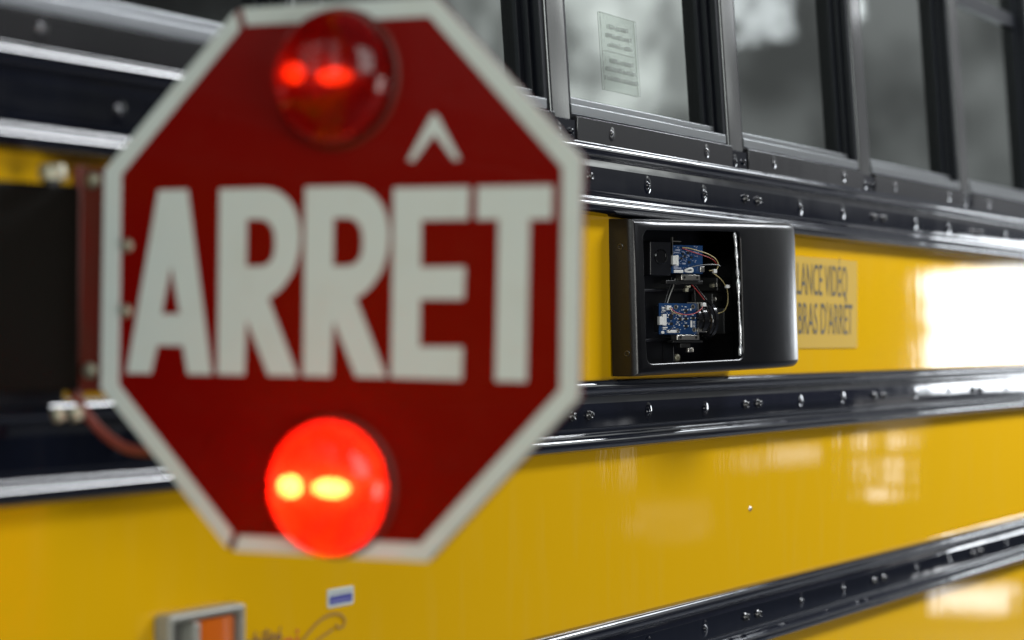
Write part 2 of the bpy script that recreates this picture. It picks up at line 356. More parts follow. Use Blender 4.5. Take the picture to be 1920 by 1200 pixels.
for zt in (.257, -.0535, -.3735):
    m = MB(); m.sweep(PRS, X0, X1, lambda x, a, b, zt=zt: (x, YB-b, zt-a))
    zc = zt - .0455
    rl = build('rub_rail', m, M_BLK, bus); wn_ = rl.modifiers.new('wn', 'WEIGHTED_NORMAL'); wn_.keep_sharp = True
    for k in range(-3, 6):
        xb = 2.813 + .6105*k
        for dx, kind in ((-.012, 's'), (.040, 's'), (.2315, 'r'), (.437, 'r')):
            x = xb + dx
            if 1.45 < x < 5.6:
                o = bpy.data.objects.new('screw' if kind == 's' else 'rivet', ME_S if kind == 's' else ME_R); S.collection.objects.link(o); o.parent = rl
                o.location = Vector((x, YB-.0104, zc + H + random.uniform(-.0012, .0012))) - bus.location
                o.rotation_euler = (math.radians(90) + random.uniform(-.05, .05), random.uniform(0, 6), random.uniform(-.05, .05))
# pale lap lines in the middle of the web: thin folded strips
# window belt
LEAN = .070
def yl(z, d=0.): return YB + d + LEAN*(z-.29)
TOP = 1.02
PITCH = .6105
KR = range(-4, 12)
# rail behind everything under the windows
m = MB(); m.box(X0, X1, YB+.004, YB+.05, .2555, .2915); build('window_belt', m, M_FRM, bus)
m = MB(); m.box(X0, X1, YB+.004, YB+.09, TOP, TOP+.28, lambda x, y, z: (x, y+LEAN*(z-.29), z)); build('upper_wall', m, M_YEL, bus)
# roof, arched
m = MB(); prof = [(YB+.085 + (2.18)*t, TOP+.28 + .30*math.sin(math.pi*t)) for t in [i/16 for i in range(17)]]
m.sweep(prof, X0, X1, lambda x, a, b: (x, a, b), caps=False)
ro = build('roof', m, M_INT, bus); sd = ro.modifiers.new('solid', 'SOLIDIFY'); sd.thickness = .03
# interior: floor, far wall with window openings, ends
m = MB(); m.box(X0, X1, YB+.02, 3.62, -.55, -.50); build('bus_floor', m, M_FRM, bus)
m = MB(); m.box(X0, X1, 3.58, 3.62, -.50, .30); m.box(X0, X1, 3.55, 3.62, TOP-.1, TOP+.28)
for k in KR: 
    x = 2.60 + PITCH*k; m.box(x, x+.11, 3.56, 3.62, .30, TOP-.1)
build('far_wall', m, M_INT, bus)
m = MB(); m.box(X0-.03, X0, YB, 3.62, -1.3, TOP+.28); build('end_wall', m, M_INT, bus)
m = MB(); m.box(X1, X1+.03, YB, 3.62, -1.3, TOP+.28); build('end_wall', m, M_INT, bus)
# seats
for r_ in range(11):
    xs = .55 + .70*r_
    for y0 in (YB+.12, 2.72):
        m = MB(); m.box(xs, xs+.09, y0, y0+.78, -.45, .36, lambda x, y, z: (x + .10*(z+.45)*-.6, y, z))
        build('seat_back', m, M_SEAT, bus, bevel=.035, seg=4)
# posts
for k in KR:
    xp = 2.766 + PITCH*k
    m = MB()
    m.sweep([(0, .060), (0, .002), (.002, 0), (.053, 0), (.055, .002), (.055, .060)], .2835, TOP,
            lambda z, a, b, xp=xp: (xp+a, yl(z, b), z), closed=True, smooth=False)
    po = build('window_post', m, M_POST, bus, bevel=.0012)
    m = MB(); m.box(xp+.0015, xp+.0625, yl(.28, -.0022), YB+.03, .2545, .2832)
    rivet(m, (xp+.014, YB-.0028, .268), (0, -1, 0), .75)
    screw(m, (xp+.047, YB-.0028, .268), (0, -1, 0), .7)
    build('post_foot', m, M_BLK, po)
# skirt plates under windows
for k in KR:
    xa = 2.766 + PITCH*k + .0655; xb = xa + PITCH - .0675
    m = MB(); m.box(xa, xb, YB-.0055, YB+.003, .2562, .2892)
    for dx in (.105, .44):
        rivet(m, (xa+dx, YB-.0055, .2745), (random.uniform(-.06, .06), -1, random.uniform(-.06, .06)), .8)
    build('skirt_plate', m, M_POST, bus, bevel=.0014, seg=2)
# windows
for k in KR:
    xa = 2.766 + PITCH*k + .055; xb = xa + PITCH - .055
    LN = lambda x, y, z: (x, y + LEAN*(z-.29), z)
    m = MB()
    for s0, s1 in ((xa, xa+.034), (xb-.034, xb)):
        m.box(s0, s1, YB+.025, YB+.045, .293, TOP, LN)
    m.box(xb-.0125, xb-.0005, YB+.004, YB+.047, .2925, TOP, LN); m.box(xa+.0005, xa+.0125, YB+.004, YB+.047, .2925, TOP, LN)
    m.box(xb-.022, xb-.017, YB+.015, YB+.0255, .306, TOP, LN); m.box(xa+.017, xa+.022, YB+.015, YB+.0255, .306, TOP, LN)
    m.box(xa+.034, xb-.034, YB+.0235, YB+.043, .675, .705, LN)
    w = build('window', m, M_FRM, bus, bevel=.001)
    m = MB(); m.sweep([(0, 0), (.0015, -.0012), (.0125, -.0012), (.014, .0008), (.0142, .008), (.0135, .028), (0, .028)], xa+.001, xb-.0175,
                      lambda x, a, b: (x, yl(.2915+a, b-.0005), .2915+a), closed=True, smooth=False)
    build('sill', m, M_ALU, w, bevel=.0006)
    m = MB(); m.sweep([(0, 0), (.0008, -.001), (.0105, -.001), (.012, .0015), (.0122, .012), (0, .012)], xa+.013, xb-.0245,
                      lambda x, a, b: (x, yl(.3055+a, b+.0150), .3055+a), closed=True, smooth=False)
    build('sash_rail', m, M_ALU, w, bevel=.0006)
    m = MB(); m.box(xa+.034, xb-.034, YB+.031, YB+.035, .305, .675, LN)
    pn = build('pane', m, M_GLS, w)
    m = MB(); m.box(xa+.034, xb-.034, YB+.031, YB+.035, .705, TOP, LN)
    build('pane', m, M_GLS, w)
    if k == 0:
        # clear label on the inside of this pane with two blocks of three printed lines
        xs0, xs1, z0, z1 = 2.998, 3.120, .341, .448
        m = MB(); m.box(xs0, xs1, YB+.0295, YB+.0303, z0, z1, LN)
        st = build('label', m, M_FILM, w)
        m = MB()
        def bar(xa_, xb_, za, zb): m.box(xa_, xb_, YB+.0289, YB+.0294, za, zb, LN)
        bar(xs0, xs0+.0009, z0, z1); bar(xs0, xs1, z0, z0+.0005); bar(xs1-.0005, xs1, z0, z1); bar(xs0, xs1, z1-.0004, z1)
        bar(xs0+.012, xs1-.010, .3955, .3962)
        for i, (zz, l0, l1) in enumerate(((.428, .028, .092), (.4155, .022, .102), (.403, .026, .104), (.381, .030, .103), (.369, .014, .113), (.356, .010, .117))):
            x = l0
            while x < l1:
                wd = random.choice((.0022, .003, .0042)); h = random.choice((.0035, .006, .006, .0045))
                bar(xs0+x, xs0+min(x+wd, l1), zz, zz+h); x += wd + random.choice((.0012, .0014, .003))
        build('print', m, M_CLEAR, st)

# ------------------------------------------------------------------ decals on the bus
def text_mesh(txt, size, xscale, align='RIGHT', shear=0.):
    c = bpy.data.curves.new('t', 'FONT'); c.body = txt; c.size = size; c.align_x = align; c.shear = shear; c.offset = .0
    c.resolution_u = 4
    o = bpy.data.objects.new('t', c); S.collection.objects.link(o)
    dg = bpy.context.evaluated_depsgraph_get(); me = bpy.data.meshes.new_from_object(o.evaluated_get(dg))
    vs = [(v.co.x*xscale, v.co.y) for v in me.vertices]; fs = [tuple(p.vertices) for p in me.polygons]
    bpy.data.objects.remove(o); bpy.data.curves.remove(c); bpy.data.meshes.remove(me)
    return vs, fs
def rrect(x0, x1, z0, z1, r, n=4):
    p = []
    for cx, cz, a in ((x1-r, z1-r, 0), (x0+r, z1-r, 90), (x0+r, z0+r, 180), (x1-r, z0+r, 270)):
        for j in range(n+1):
            t = math.radians(a + 90*j/n); p.append((cx+r*math.cos(t), cz+r*math.sin(t)))
    return p
def onside(d): return lambda a, b, t: (a, YB - d + t, b)
m = MB(); m.flat([rrect(3.30, 3.963, -.0150, .1335, .006)], onside(.0009), .0012)
sk = build('notice_sticker', m, M_STK, bus); sk['label'] = 'pale rectangular notice sticker with dark block capitals'
m = MB()
for txt, xr, zb, sz, xs_ in (('SURVEILLANCE VIDÉO', 3.912, .0715, .0545, .53), ("BRAS D'ARRÊT", 3.938, .0080, .0545, .565)):
    vs, fs = text_mesh(txt, sz*1.36, xs_)
    m.add([(xr+a, YB-.0013, zb+b) for a, b in vs], fs)
build('lettering', m, M_INK, sk, recalc=False)
# small white and blue sticker
m = MB(); m.flat([rrect(2.2150, 2.2690, -.2874, -.2678, .0025)], onside(.0009), .0012)
bs = build('blue_sticker', m, M_SWH, bus); bs['label'] = 'small white sticker with a blue lower half'
m = MB(); m.flat([rrect(2.2185, 2.2660, -.2845, -.2753, .0004)], onside(.0013), .0004)
build('blue_field', m, M_BLUE, bs)
m = MB(); random.seed(3)
x = 2.2205
while x < 2.262:
    wd = random.choice((.0016, .0022, .003)); m.flat([[(x, -.2825), (x+wd, -.2825), (x+wd, -.2790), (x, -.2790)]], onside(.0016), .0002); x += wd+.0012
build('print', m, mat('pale_blue_ink', (.25, .26, .55), .4), bs)
m = MB(); x = 2.2190
while x < 2.264:
    wd = random.choice((.003, .004, .005)); m.flat([[(x, -.2735), (x+wd, -.2735), (x+wd, -.2700), (x, -.2700)]], onside(.0013), .0004); x += wd+.0013
build('print', m, mat('pale_grey_ink', (.45, .48, .47), .4), bs)
# script lettering and the curled brown stroke below the small sticker (only their tops reach the frame)
def stroke(m, pts, w, d=.0012, taper=True):
    P = spline([(a, b, 0) for a, b in pts], 8); n = len(P); L_ = []; R_ = []
    for i, p in enumerate(P):
        t = (P[min(i+1, n-1)]-P[max(i-1, 0)]).normalized(); q = Vector((-t.y, t.x, 0))*w
        L_.append(p+q); R_.append(p-q)
    for i in range(n-1):
        m.add([(v.x, YB-d, v.y) for v in (L_[i], L_[i+1], R_[i+1], R_[i])], [(0, 1, 2, 3)])
m = MB(); stroke(m, [(2.120, -.345), (2.150, -.325), (2.178, -.308), (2.200, -.2985), (2.222, -.2945), (2.240, -.2965), (2.2505, -.3035), (2.247, -.3095), (2.236, -.3100), (2.231, -.3060)], .0019)
stroke(m, [(2.150, -.3340), (2.185, -.3215), (2.2265, -.3105)], .0017)
lg = build('swirl_logo', m, M_LOGOB, bus, recalc=False); lg['label'] = 'curled brown line drawn on the yellow panel'
m = MB(); vs, fs = text_mesh('mobilité', .030, .95, 'LEFT', .25)
m.add([(2.028+a, YB-.0012, -.3185+b-(a*-.02)) for a, b in vs], fs); sc_ = build('script_lettering', m, M_LOGOP, bus, recalc=False)
m = MB(); vs, fs = text_mesh('ni', .040, 1.2, 'LEFT', 0)
m.add([(2.124+a, YB-.0013, -.3285+b) for a, b in vs], fs); build('script_lettering', m, M_LOGOR, bus, recalc=False)

# marker light at the lower edge of the frame
m = MB(); m.box(1.905, 2.020, YB-.006, YB, -.40, -.266); mk = build('marker_light', m, M_MRD, bus, bevel=.002)
m = MB()
m.flat([[(1.896, -.415), (2.0275, -.415), (2.0275, -.2625), (1.896, -.2625)], [(1.904, -.405), (2.0205, -.405), (2.0205, -.2705), (1.904, -.2705)]], onside(.020), .020)
m.box(1.934, 1.946, YB-.022, YB-.003, -.405, -.272)
build('bezel', m, M_MRK, mk, bevel=.004, seg=3)
m = MB(); m.sweep([(1.9465, .003), (1.952, .014), (1.985, .019), (2.012, .015), (2.0195, .003)], -.405, -.2725, lambda z, a, b: (a, YB-b, z))
build('amber_lens', m, M_LORG, mk)

# ------------------------------------------------------------------ stop arm drive housing (black, left edge)
hs = thing('stop_arm_housing', 'black box bolted to the bus side at the far left edge, behind the sign hinge', 'drive box', (1.55, 1.31, -.05))
m = MB(); a = math.radians(13)
def hf(x, y, z): 
    px, py = 1.714, 1.2875
    dx, dy = x-px, y-py
    return (px + dx*math.cos(a) + dy*math.sin(a), py - dx*math.sin(a) + dy*math.cos(a), z)
m.box(1.38, 1.714, 1.2875, 1.335, -.046, .1345, hf); build('cover', m, M_COV, hs, bevel=.004, seg=3)
m = MB(); m.box(1.40, 1.72, 1.31, 1.339, -.058, .105); build('mounting_plate', m, M_FRM, hs, bevel=.002)
m = MB(); m.lathe([(.012, 0), (.012, .010), (.0105, .0125), (0, .013)], (1.676, 1.290, .137), (0, 0, 1), 20); build('bolt', m, M_ZNC, hs)
m = MB(); m.lathe([(.0075, -.002), (.0075, .0045), (0, .0045)], (1.676, 1.290, .1345), (0, 0, 1), 16); build('spacer', m, M_CHIP, hs)
m = MB(); m.lathe([(.004, 0), (.004, .002), (0, .003)], hf(1.60, 1.2873, .062), (-.2, -1, 0), 14); build('screw', m, M_SCREW, hs)
for i, x in enumerate((1.676, 1.700)):
    m = MB(); m.lathe([(.0062, 0), (.0062, .008), (.005, .010), (0, .0105)], (x, 1.284, -.0605), (0, -.35, -1), 14); build('bolt', m, M_ZNC, hs)

# ------------------------------------------------------------------ the stop sign
sg = thing('stop_sign', 'red octagonal arm sign reading ARRÊT with a grey-white border and two red lamps', 'stop sign', (1.71254, 1.03257, .04967))
r = Vector((0.01147821, -0.99989749, -0.00855939)); u = Vector((0.01277637, -0.0084126, 0.99988299)); b = r.cross(u) * -1
sg.matrix_world = Matrix((r, b, u)).transposed().to_4x4() @ Matrix.Identity(4)
sg.location = (1.71254, 1.03257, .04967 + H)
A = .2285; B = A*math.tan(math.pi/8)
def octo(s): return [(-B*s, A*s), (B*s*.99, A*s), (A*s*.987, B*s), (A*s*.987, -B*s), (B*s*.99, -A*s), (-B*s, -A*s), (-A*s, -B*s), (-A*s, B*s)]
def fl(d): return lambda x, z, t: (x, d + t, z)
m = MB(); m.flat([octo(.9985)], fl(.0012), .007); build('sign_plate', m, M_BRK, sg, local=True)
m = MB(); m.flat([[(x*1.008, z*1.008) for x, z in [(-.2097, .0900), (-.0890, .2125), (.0885, .2115), (.2085, .0865), (.2088, -.0872), (.0868, -.2130), (-.0890, -.2140), (-.2090, -.0900)]]], fl(.0004), .0006)
build('red_face', m, M_RED, sg, local=True)
# border: eight strips with open mitres at the two corners on the hinge side
inn = [(x*1.006, z*1.006) for x, z in [(-.0888, .2125), (.0885, .2115), (.2085, .0865), (.2088, -.0872), (.0868, -.2130), (-.0888, -.2140), (-.2090, -.0900), (-.2097, .0900)]]
out = octo(1.0); m = MB()
for i in range(8):
    j = (i+1) % 8; o0, o1, i0, i1 = [Vector(q) for q in (out[i], out[j], inn[i], inn[j])]
    L_ = (o1-o0).normalized()
    ca = .0045 if i in (0, 5) else 0; cb = .0045 if j in (0, 5) else 0
    if ca: o0 = o0 + L_*ca; i0 = i0 + L_*ca*.9
    if cb: o1 = o1 - L_*cb; i1 = i1 - L_*cb*.9
    m.flat([[tuple(o0), tuple(o1), tuple(i1), tuple(i0)]], fl(-.0008), .0019)
build('border', m, M_SWH, sg, local=True, recalc=True)
LET = {
'A': [[(-0.1724, 0.0765), (-0.1424, 0.0765), (-0.1153, -0.0808), (-0.1395, -0.0808), (-0.1448, -0.0567), (-0.1709, -0.0567), (-0.1771, -0.0808), (-0.2020, -0.0808)], [(-0.158, 0.0119), (-0.1485, -0.0295), (-0.1671, -0.0296)]],
'R': [[(-0.1101, 0.0763), (-0.0651, 0.0763), (-0.0555, .0748), (-0.0478, 0.0711), (-.0410, .0655), (-0.0356, 0.058), (-.0318, .0488), (-0.0301, 0.0388), (-.0301, .0300), (-0.0313, 0.0211), (-.0338, .0122), (-0.0373, 0.0047), (-0.0464, -0.0069), (-.0530, -.0122), (-0.0603, -0.0162), (-0.0306, -0.0806), (-0.0592, -0.0806), (-0.0815, -0.0337), (-0.0828, -0.0806), (-0.1094, -0.0806)], [(-0.0825, 0.0502), (-0.0690, 0.0502), (-.0635, .0490), (-0.0590, 0.0455), (-.0562, .0410), (-0.0549, 0.036), (-.0545, .0300), (-0.0549, 0.0226), (-.0565, .0175), (-0.0598, 0.0137), (-.0640, .0113), (-0.0692, 0.0106), (-0.0825, 0.0106)]],
'E': [[(0.0581, 0.0740), (0.1273, 0.0737), (0.1267, 0.0474), (0.0840, 0.0474), (0.0840, 0.0093), (0.1244, 0.0095), (0.1236, -0.0168), (0.0840, -0.0168), (0.0840, -0.0551), (0.1233, -0.0549), (0.1227, -0.0815), (0.0581, -0.0808)]],
'T': [[(0.1345, 0.0736), (0.2011, 0.0734), (0.2008, 0.0468), (0.1814, 0.0468), (0.1805, -0.0820), (0.1530, -0.0820), (0.1540, 0.0470), (0.1345, 0.0472)]],
'^': [[(.0932, .1328), (0.0949, 0.1333), (.0966, .1327), (0.0982, 0.1304), (0.1186, 0.0962), (0.1136, 0.0950), (0.0949, 0.1172), (0.0758, 0.0950), (0.0708, 0.0962), (0.0911, 0.1306)]],
}
m = MB()
for k_, lp in LET.items():
    m.flat(lp, fl(-.0004), .0007)
m.flat([[(x+.0843, z) for x, z in l] for l in LET['R']], fl(-.0004), .0007)
build('lettering', m, M_SWH, sg, local=True)
# lamps
for (lx, lz, bm_, first) in ((.0042, .1655, M_BULB_DIM, 1), (.0062, -.1715, M_BULB_ON, 0)):
    ax = (0, -1, 0)
    m = MB(); m.lathe([(0, .0003), (.020, .0035), (.0535, .0035), (.0570, .0035), (.0585, .0028), (.0590, .0008), (.0590, -.0005)], (lx, 0, lz), ax, 48)
    lb = build('lamp', m, M_BRK, sg, local=True)
    m = MB(); m.lathe([(0, .0046), (.030, .0048), (.046, .0065), (.0545, .0110)], (lx, 0, lz), ax, 40)
    build('reflector', m, M_REFD if first else M_REF, lb, local=True)
    m = MB(); m.lathe([(.0562, .0036), (.0560, .0090), (.0546, .0145), (.0510, .0200), (.0440, .0250), (.0330, .0288), (.0200, .0308), (.0080, .0316), (0, .0317)], (lx, 0, lz), ax, 56)
    build('lamp_lens', m, M_LREDD if first else M_LRED, lb, local=True)
    for sx_, sz_, rr in ((-.0330, .004 if first else 0, .0088), (.0060, 0, .0072)):  # the left one is added, standing for a reflection in the dome's side
        m = MB(); m.lathe([(0, -rr)] + [(rr*math.sin(math.pi*i/10), -rr*math.cos(math.pi*i/10)) for i in range(1, 10)] + [(0, rr)], (lx+sx_, -.016, lz+sz_), (1, 0, 0), 16); m.v = [(lx+sx_+(p[0]-lx-sx_)*(2.3 if sx_ > 0 else 1.1), p[1], p[2]) for p in m.v]
        build('bulb_and_glint', m, bm_, lb, local=True)
# hinge plate, bolts
m = MB(); m.flat([rrect(-.2640, -.2200, -.0985, .0985, .004)], fl(.009), .003); hp = build('hinge_plate', m, M_BRK, sg, local=True)
m = MB(); m.tube([(-.2640, .0125, -.105), (-.2640, .0125, .100)], .0065, 14); build('hinge_barrel', m, M_BRK, hp, local=True)
for bx, bz in ((-.2462, .0868), (-.2462, -.0795)):
    m = MB(); m.lathe([(.0070, 0), (.0070, .003), (.0055, .0042), (0, .0046)], (bx, .009, bz), (0, -1, 0), 16); build('bolt', m, M_ZNC, hp, local=True)
for bx, bz in ((-.2029, .0292), (-.2032, -.0274)):
    m = MB(); m.lathe([(.0058, 0), (.0056, .0022), (.0040, .0036), (0, .0042)], (bx, -.0004, bz), (0, -1, 0), 16); build('bolt', m, M_ZNC, sg, local=True)
for bx, bz in ((-.1122, .1365), (-.1130, -.1365), (.112, .155), (.118, -.150)):
    m = MB(); m.lathe([(.0038, 0), (.0034, .0008), (0, .0014)], (bx, .0004, bz), (0, -1, 0), 14); build('rivet', m, M_RED, sg, local=True)
# corrugated wire cover from the sign to the bus
m = MB(); P = spline([(-.262, .015, -.108), (-.250, .012, -.120), (-.238, .012, -.131), (-.222, .012, -.141), (-.206, .013, -.147), (-.185, .014, -.148), (-.160, .014, -.140)], 8)
m.tube(P, .0042, 10); build('wire_cover', m, M_HSE, sg, local=True)
m = MB(); m.tube([(-.275, .02, -.094), (-.268, .012, -.098), (-.262, .010, -.104)], .0045, 10); build('orange_plug', m, mat('orange_plastic', (.55, .13, .01), .4), sg, local=True)

# ------------------------------------------------------------------ camera housing
ch = thing('camera_housing', 'open black wedge shaped camera box on the yellow panel between two rub rails', 'camera box', (3.10, 1.33, -.05))
BX = 2.945
def hb(x, o, z):      # x along bus, o = distance out of the bus side, slight tilt and lean
    return (x, YB - o + .03*(z-.055), z + .024*(x-BX))
ZB, ZT = -.0500, .1605
outl = [(BX, 0), (BX, .0370), (3.00, .0502), (3.06, .0645), (3.12, .0787), (3.18, .0929), (3.215, .1008), (3.240, .1060), (3.265, .1102), (3.290, .1134), (3.312, .1152), (3.332, .1156), (3.350, .1142), (3.364, .1095), (3.374, .0990), (3.379, .082), (3.380, .05), (3.380, 0)]
def prism(outline, z0, z1):
    bm = bmesh.new(); n = len(outline)
    lo = [bm.verts.new(hb(x, o, z0)) for x, o in outline]; hi = [bm.verts.new(hb(x, o, z1)) for x, o in outline]
    bm.faces.new(lo); bm.faces.new(list(reversed(hi)))
    for i in range(n): bm.faces.new((lo[i], hi[i], hi[(i+1) % n], lo[(i+1) % n]))
    bmesh.ops.recalc_face_normals(bm, faces=bm.faces); return bm
bm = prism(outl, ZB, ZT)
eds = [e for e in bm.edges if all(abs(v.co.y - (YB+.03*((v.co.z-.024*(v.co.x-BX))-.055))) > 1e-4 for v in e.verts) and e.calc_face_angle(0) > .5]
bmesh.ops.bevel(bm, geom=eds, offset=.0115, segments=6, profile=.5, affect='EDGES')
me = bpy.data.meshes.new('shell'); bm.to_mesh(me); bm.free()
shell = bpy.data.objects.new('shell', me); S.collection.objects.link(shell)
inl = [(BX+.0045, .004), (BX+.0045, .0342), (3.06, .0617), (3.18, .0902), (3.232, .1012), (3.290, .107), (3.325, .109), (3.352, .106), (3.368, .085), (3.368, .004)]
bm = prism(inl, ZB+.005, ZT-.005); me2 = bpy.data.meshes.new('c1'); bm.to_mesh(me2); bm.free()
c1 = bpy.data.objects.new('c1', me2); S.collection.objects.link(c1)
th = math.atan(.2373)
def fp(s, z, d):      # point on the slanted face: s along it, z up, d inwards
    return hb(BX + s*math.cos(th) + d*math.sin(th), .0370 + s*math.sin(th) - d*math.cos(th), z)
WS0, WS1, WZ0, WZ1 = .0215, .2480, -.0335, .1455
bm = bmesh.new(); rings = []
for d, ex in ((-.004, .0024), (.0, .0022), (.0003, .0014), (.0008, .0007), (.0016, .0003), (.003, .0001), (.009, 0), (.0125, 0)):
    rings.append([bm.verts.new(fp(s, z, d)) for s, z in rrect(WS0-ex, WS1+ex, WZ0-ex, WZ1+ex, .012+ex, 5)])
n = len(rings[0]); bm.faces.new(rings[0]); bm.faces.new(list(reversed(rings[-1])))
for a_, b_ in zip(rings, rings[1:]):
    for i in range(n): bm.faces.new((a_[i], b_[i], b_[(i+1) % n], a_[(i+1) % n]))
bmesh.ops.recalc_face_normals(bm, faces=bm.faces); me3 = bpy.data.meshes.new('c2'); bm.to_mesh(me3); bm.free()
c2 = bpy.data.objects.new('c2', me3); S.collection.objects.link(c2)
for c in (c1, c2):
    q = shell.modifiers.new('b', 'BOOLEAN'); q.operation = 'DIFFERENCE'; q.object = c; q.solver = 'EXACT'
dg = bpy.context.evaluated_depsgraph_get(); me4 = bpy.data.meshes.new_from_object(shell.evaluated_get(dg))
shell.modifiers.clear(); shell.data = me4
for c in (c1, c2): bpy.data.objects.remove(c)
off = woff(ch) - Vector((0, 0, H))
for v in me4.vertices: v.co -= off
me4.materials.clear(); me4.materials.append(M_PLA)
try: me4.set_sharp_from_angle(angle=math.radians(38))
except Exception: pass
for p in me4.polygons: p.use_smooth = True
shell.parent = ch
# shell screws on the end wall, shiny bead added for the line of light at the opening's far edge, inner back panel with ribs
for z in (.1235, -.0195):
    m = MB(); m.lathe([(.0042, -.0004), (.0042, .0006), (.0034, .0010), (.0026, .0008), (.0022, -.0004), (0, -.0004)], hb(BX, .0165 if z > 0 else .022, z), (-1, 0, 0), 16)
    build('shell_screw', m, M_SCREW, ch)
m = MB(); random.seed(11)
pts = [(.2395, .1440), (.2418, .128), (.2432, .105), (.2450, .080), (.2455, .055), (.2458, .030), (.2470, .005), (.2462, -.015), (.2440, -.0290)]
P = [Vector(fp(s, z, .0045)) for s, z in pts]; P = spline(P, 5)
m.tube(P, [random.uniform(.0010, .0030) for _ in P], 10); build('glint_bead', m, M_GLINT, ch)
m = MB()
m.box(BX+.006, 3.366, .0045, .0070, ZB+.006, ZT-.006, hb)
for z in (.062, -.006):
    m.box(BX+.012, 3.20, .0070, .020, z, z+.0045, hb)
m.box(2.985, 2.989, .007, .022, ZB+.006, -.006, hb); m.box(3.10, 3.104, .007, .024, ZB+.006, -.004, hb)
build('inner_panel', m, M_PLI, ch, bevel=.001)
m = MB()
m.box(3.205, 3.26, .010, .050, .062, .082, hb); m.box(3.195, 3.262, .012, .046, .040, .060, hb); m.box(3.215, 3.25, .008, .055, .000, .038, hb)
build('cable_block', m, M_CHIP, ch, bevel=.002)
m = MB(); m.box(3.197, 3.213, .046, .052, .068, .074, hb); m.box(3.197, 3.222, .0462, .050, .048, .054, hb); build('terminal', m, M_MTL, ch, bevel=.0006)
for (x, o, z, rr) in ((2.990, .018, -.030, .0045), (3.118, .020, -.0305, .0055), (2.985, .018, .0545, .0055), (3.185, .050, .070, .003)):
    m = MB(); m.lathe([(rr, -.004), (rr, .0015), (rr*.7, .003), (rr*.35, .003), (rr*.3, .001), (0, .001)], hb(x, o, z), (-.5, -.85, 0), 14); build('inner_screw', m, M_ZNC, ch)
def wire(name, pts, rr, mt, par):
    m = MB(); m.tube(spline(pts, 7), rr, 8); return build(name, m, mt, par)

# ------------------------------------------------------------------ camera modules inside the housing
am = math.radians(30)
def module(O, label, W_, Hh, upper):
    mt = thing('camera_module', label, 'camera module', (O[0], O[1], O[2]), 'camera modules inside the black housing')
    ox, oy, oz = O
    def f(mm, k, z): return (ox + mm*math.cos(am) + k*math.sin(am), oy - mm*math.sin(am) + k*math.cos(am), oz + z)
    NV = (-math.sin(am), -math.cos(am), 0); MV = (math.cos(am), -math.sin(am), 0)
    h2 = Hh/2
    m = MB(); m.box(0, W_, 0, .0016, -h2, h2, f); pcb = build('circuit_board', m, M_PCB, mt)
    m = MB(); m.box(.002, W_-.002, .0025, .016, -h2+.003, h2-.003, f); build('camera_body', m, M_CHIP, mt, bevel=.0015)
    def prt(name, x0, x1, z0, z1, k0, mat_, bev=0.):
        q = MB(); q.box(x0, x1, k0, -.0002, z0, z1, f); return build(name, q, mat_, pcb, bevel=bev)
    return mt, f, NV, MV, pcb, prt
# lower one
mt, f, NV, MV, pcb, prt = module((3.0418, 1.3109, .0279), 'lower blue circuit board camera with a large black lens ring on its right', .0645, .0425, False)
prt('connector', -.0035, .0025, -.0085, .0028, -.006, M_WHT, .0006)
prt('connector', .0030, .0092, -.0095, .0062, -.005, M_WHT, .0006)
prt('connector', .0105, .0180, .0118, .0178, -.004, M_WHT, .0006)
prt('connector', .0120, .0265, -.0195, -.0155, -.004, M_WHT, .0006)
prt('connector', .0025, .0075, -.0205, -.0170, -.002, M_WHT, .0004)
m = MB(); random.seed(5)
def smd(x, z, w, h, t=.0012): m.box(x-w/2, x+w/2, -t, -.0001, z-h/2, z+h/2, f)
for bx, bz in ((.0450, .0125), (.0350, .0000), (.0450, .0002), (.0575, .0012), (.0455, -.0098)):
    smd(bx-.0036, bz, .0012, .0016); smd(bx+.0036, bz, .0012, .0016); smd(bx, bz+.0040, .0034, .0010, .0006); smd(bx-.002, bz-.004, .001, .001)
for _ in range(64):
    smd(random.uniform(.003, .040), random.uniform(-.019, .019), random.choice((.0008, .0012, .0020)), random.choice((.0007, .0011)), .0008)
for i in range(5): smd(.0600, -.0035 - .0018*i, .0034, .0007, .0004)
smd(.0552, -.0070, .0030, .0095, .0004); smd(.0540, .0130, .0026, .0026, .0004); smd(.0060, .0140, .0060, .0003, .0004); smd(.0060, .0090, .0060, .0003, .0004)
smd(.0062, .0118, .0040, .0016); smd(.0062, .0150, .0040, .0018); smd(.0100, -.0120, .0080, .0014, .0004); smd(.0090, -.0142, .0060, .0012, .0004)
build('components', m, M_WHT, pcb, bevel=0)
m = MB()
for bx, bz in ((.0450, .0108), (.0350, -.0004), (.0450, .0000), (.0575, .0008), (.0455, -.0102)):
    m.lathe([(.0024, 0), (.0024, .0022), (.0012, .0024), (0, .0024)], f(bx, 0, bz), NV, 14)
m.box(.0170, .0225, -.0016, -.0001, -.0010, .0060, f); m.box(.0180, .0225, -.0014, -.0001, -.0090, -.0050, f)
build('buttons', m, M_CHIP, pcb)
m = MB()
for bx, bz in ((.0285, .0160), (.0580, .0168), (.0310, -.0165), (.0600, -.0150)):
    m.lathe([(.0018, .0003), (.0034, .0003), (.0034, .0001)], f(bx, 0, bz), NV, 16)
m.lathe([(0, .002), (.0019, .002), (.0019, .0001)], f(.0215, 0, .0075), NV, 14)
build('pads', m, M_MTL, pcb)
m = MB()
for bx, bz in ((.0285, .0160), (.0580, .0168), (.0310, -.0165), (.0600, -.0150)):
    m.lathe([(.0018, .0004), (0, .0004)], f(bx, 0, bz), NV, 16)
build('holes', m, M_CHIP, pcb)
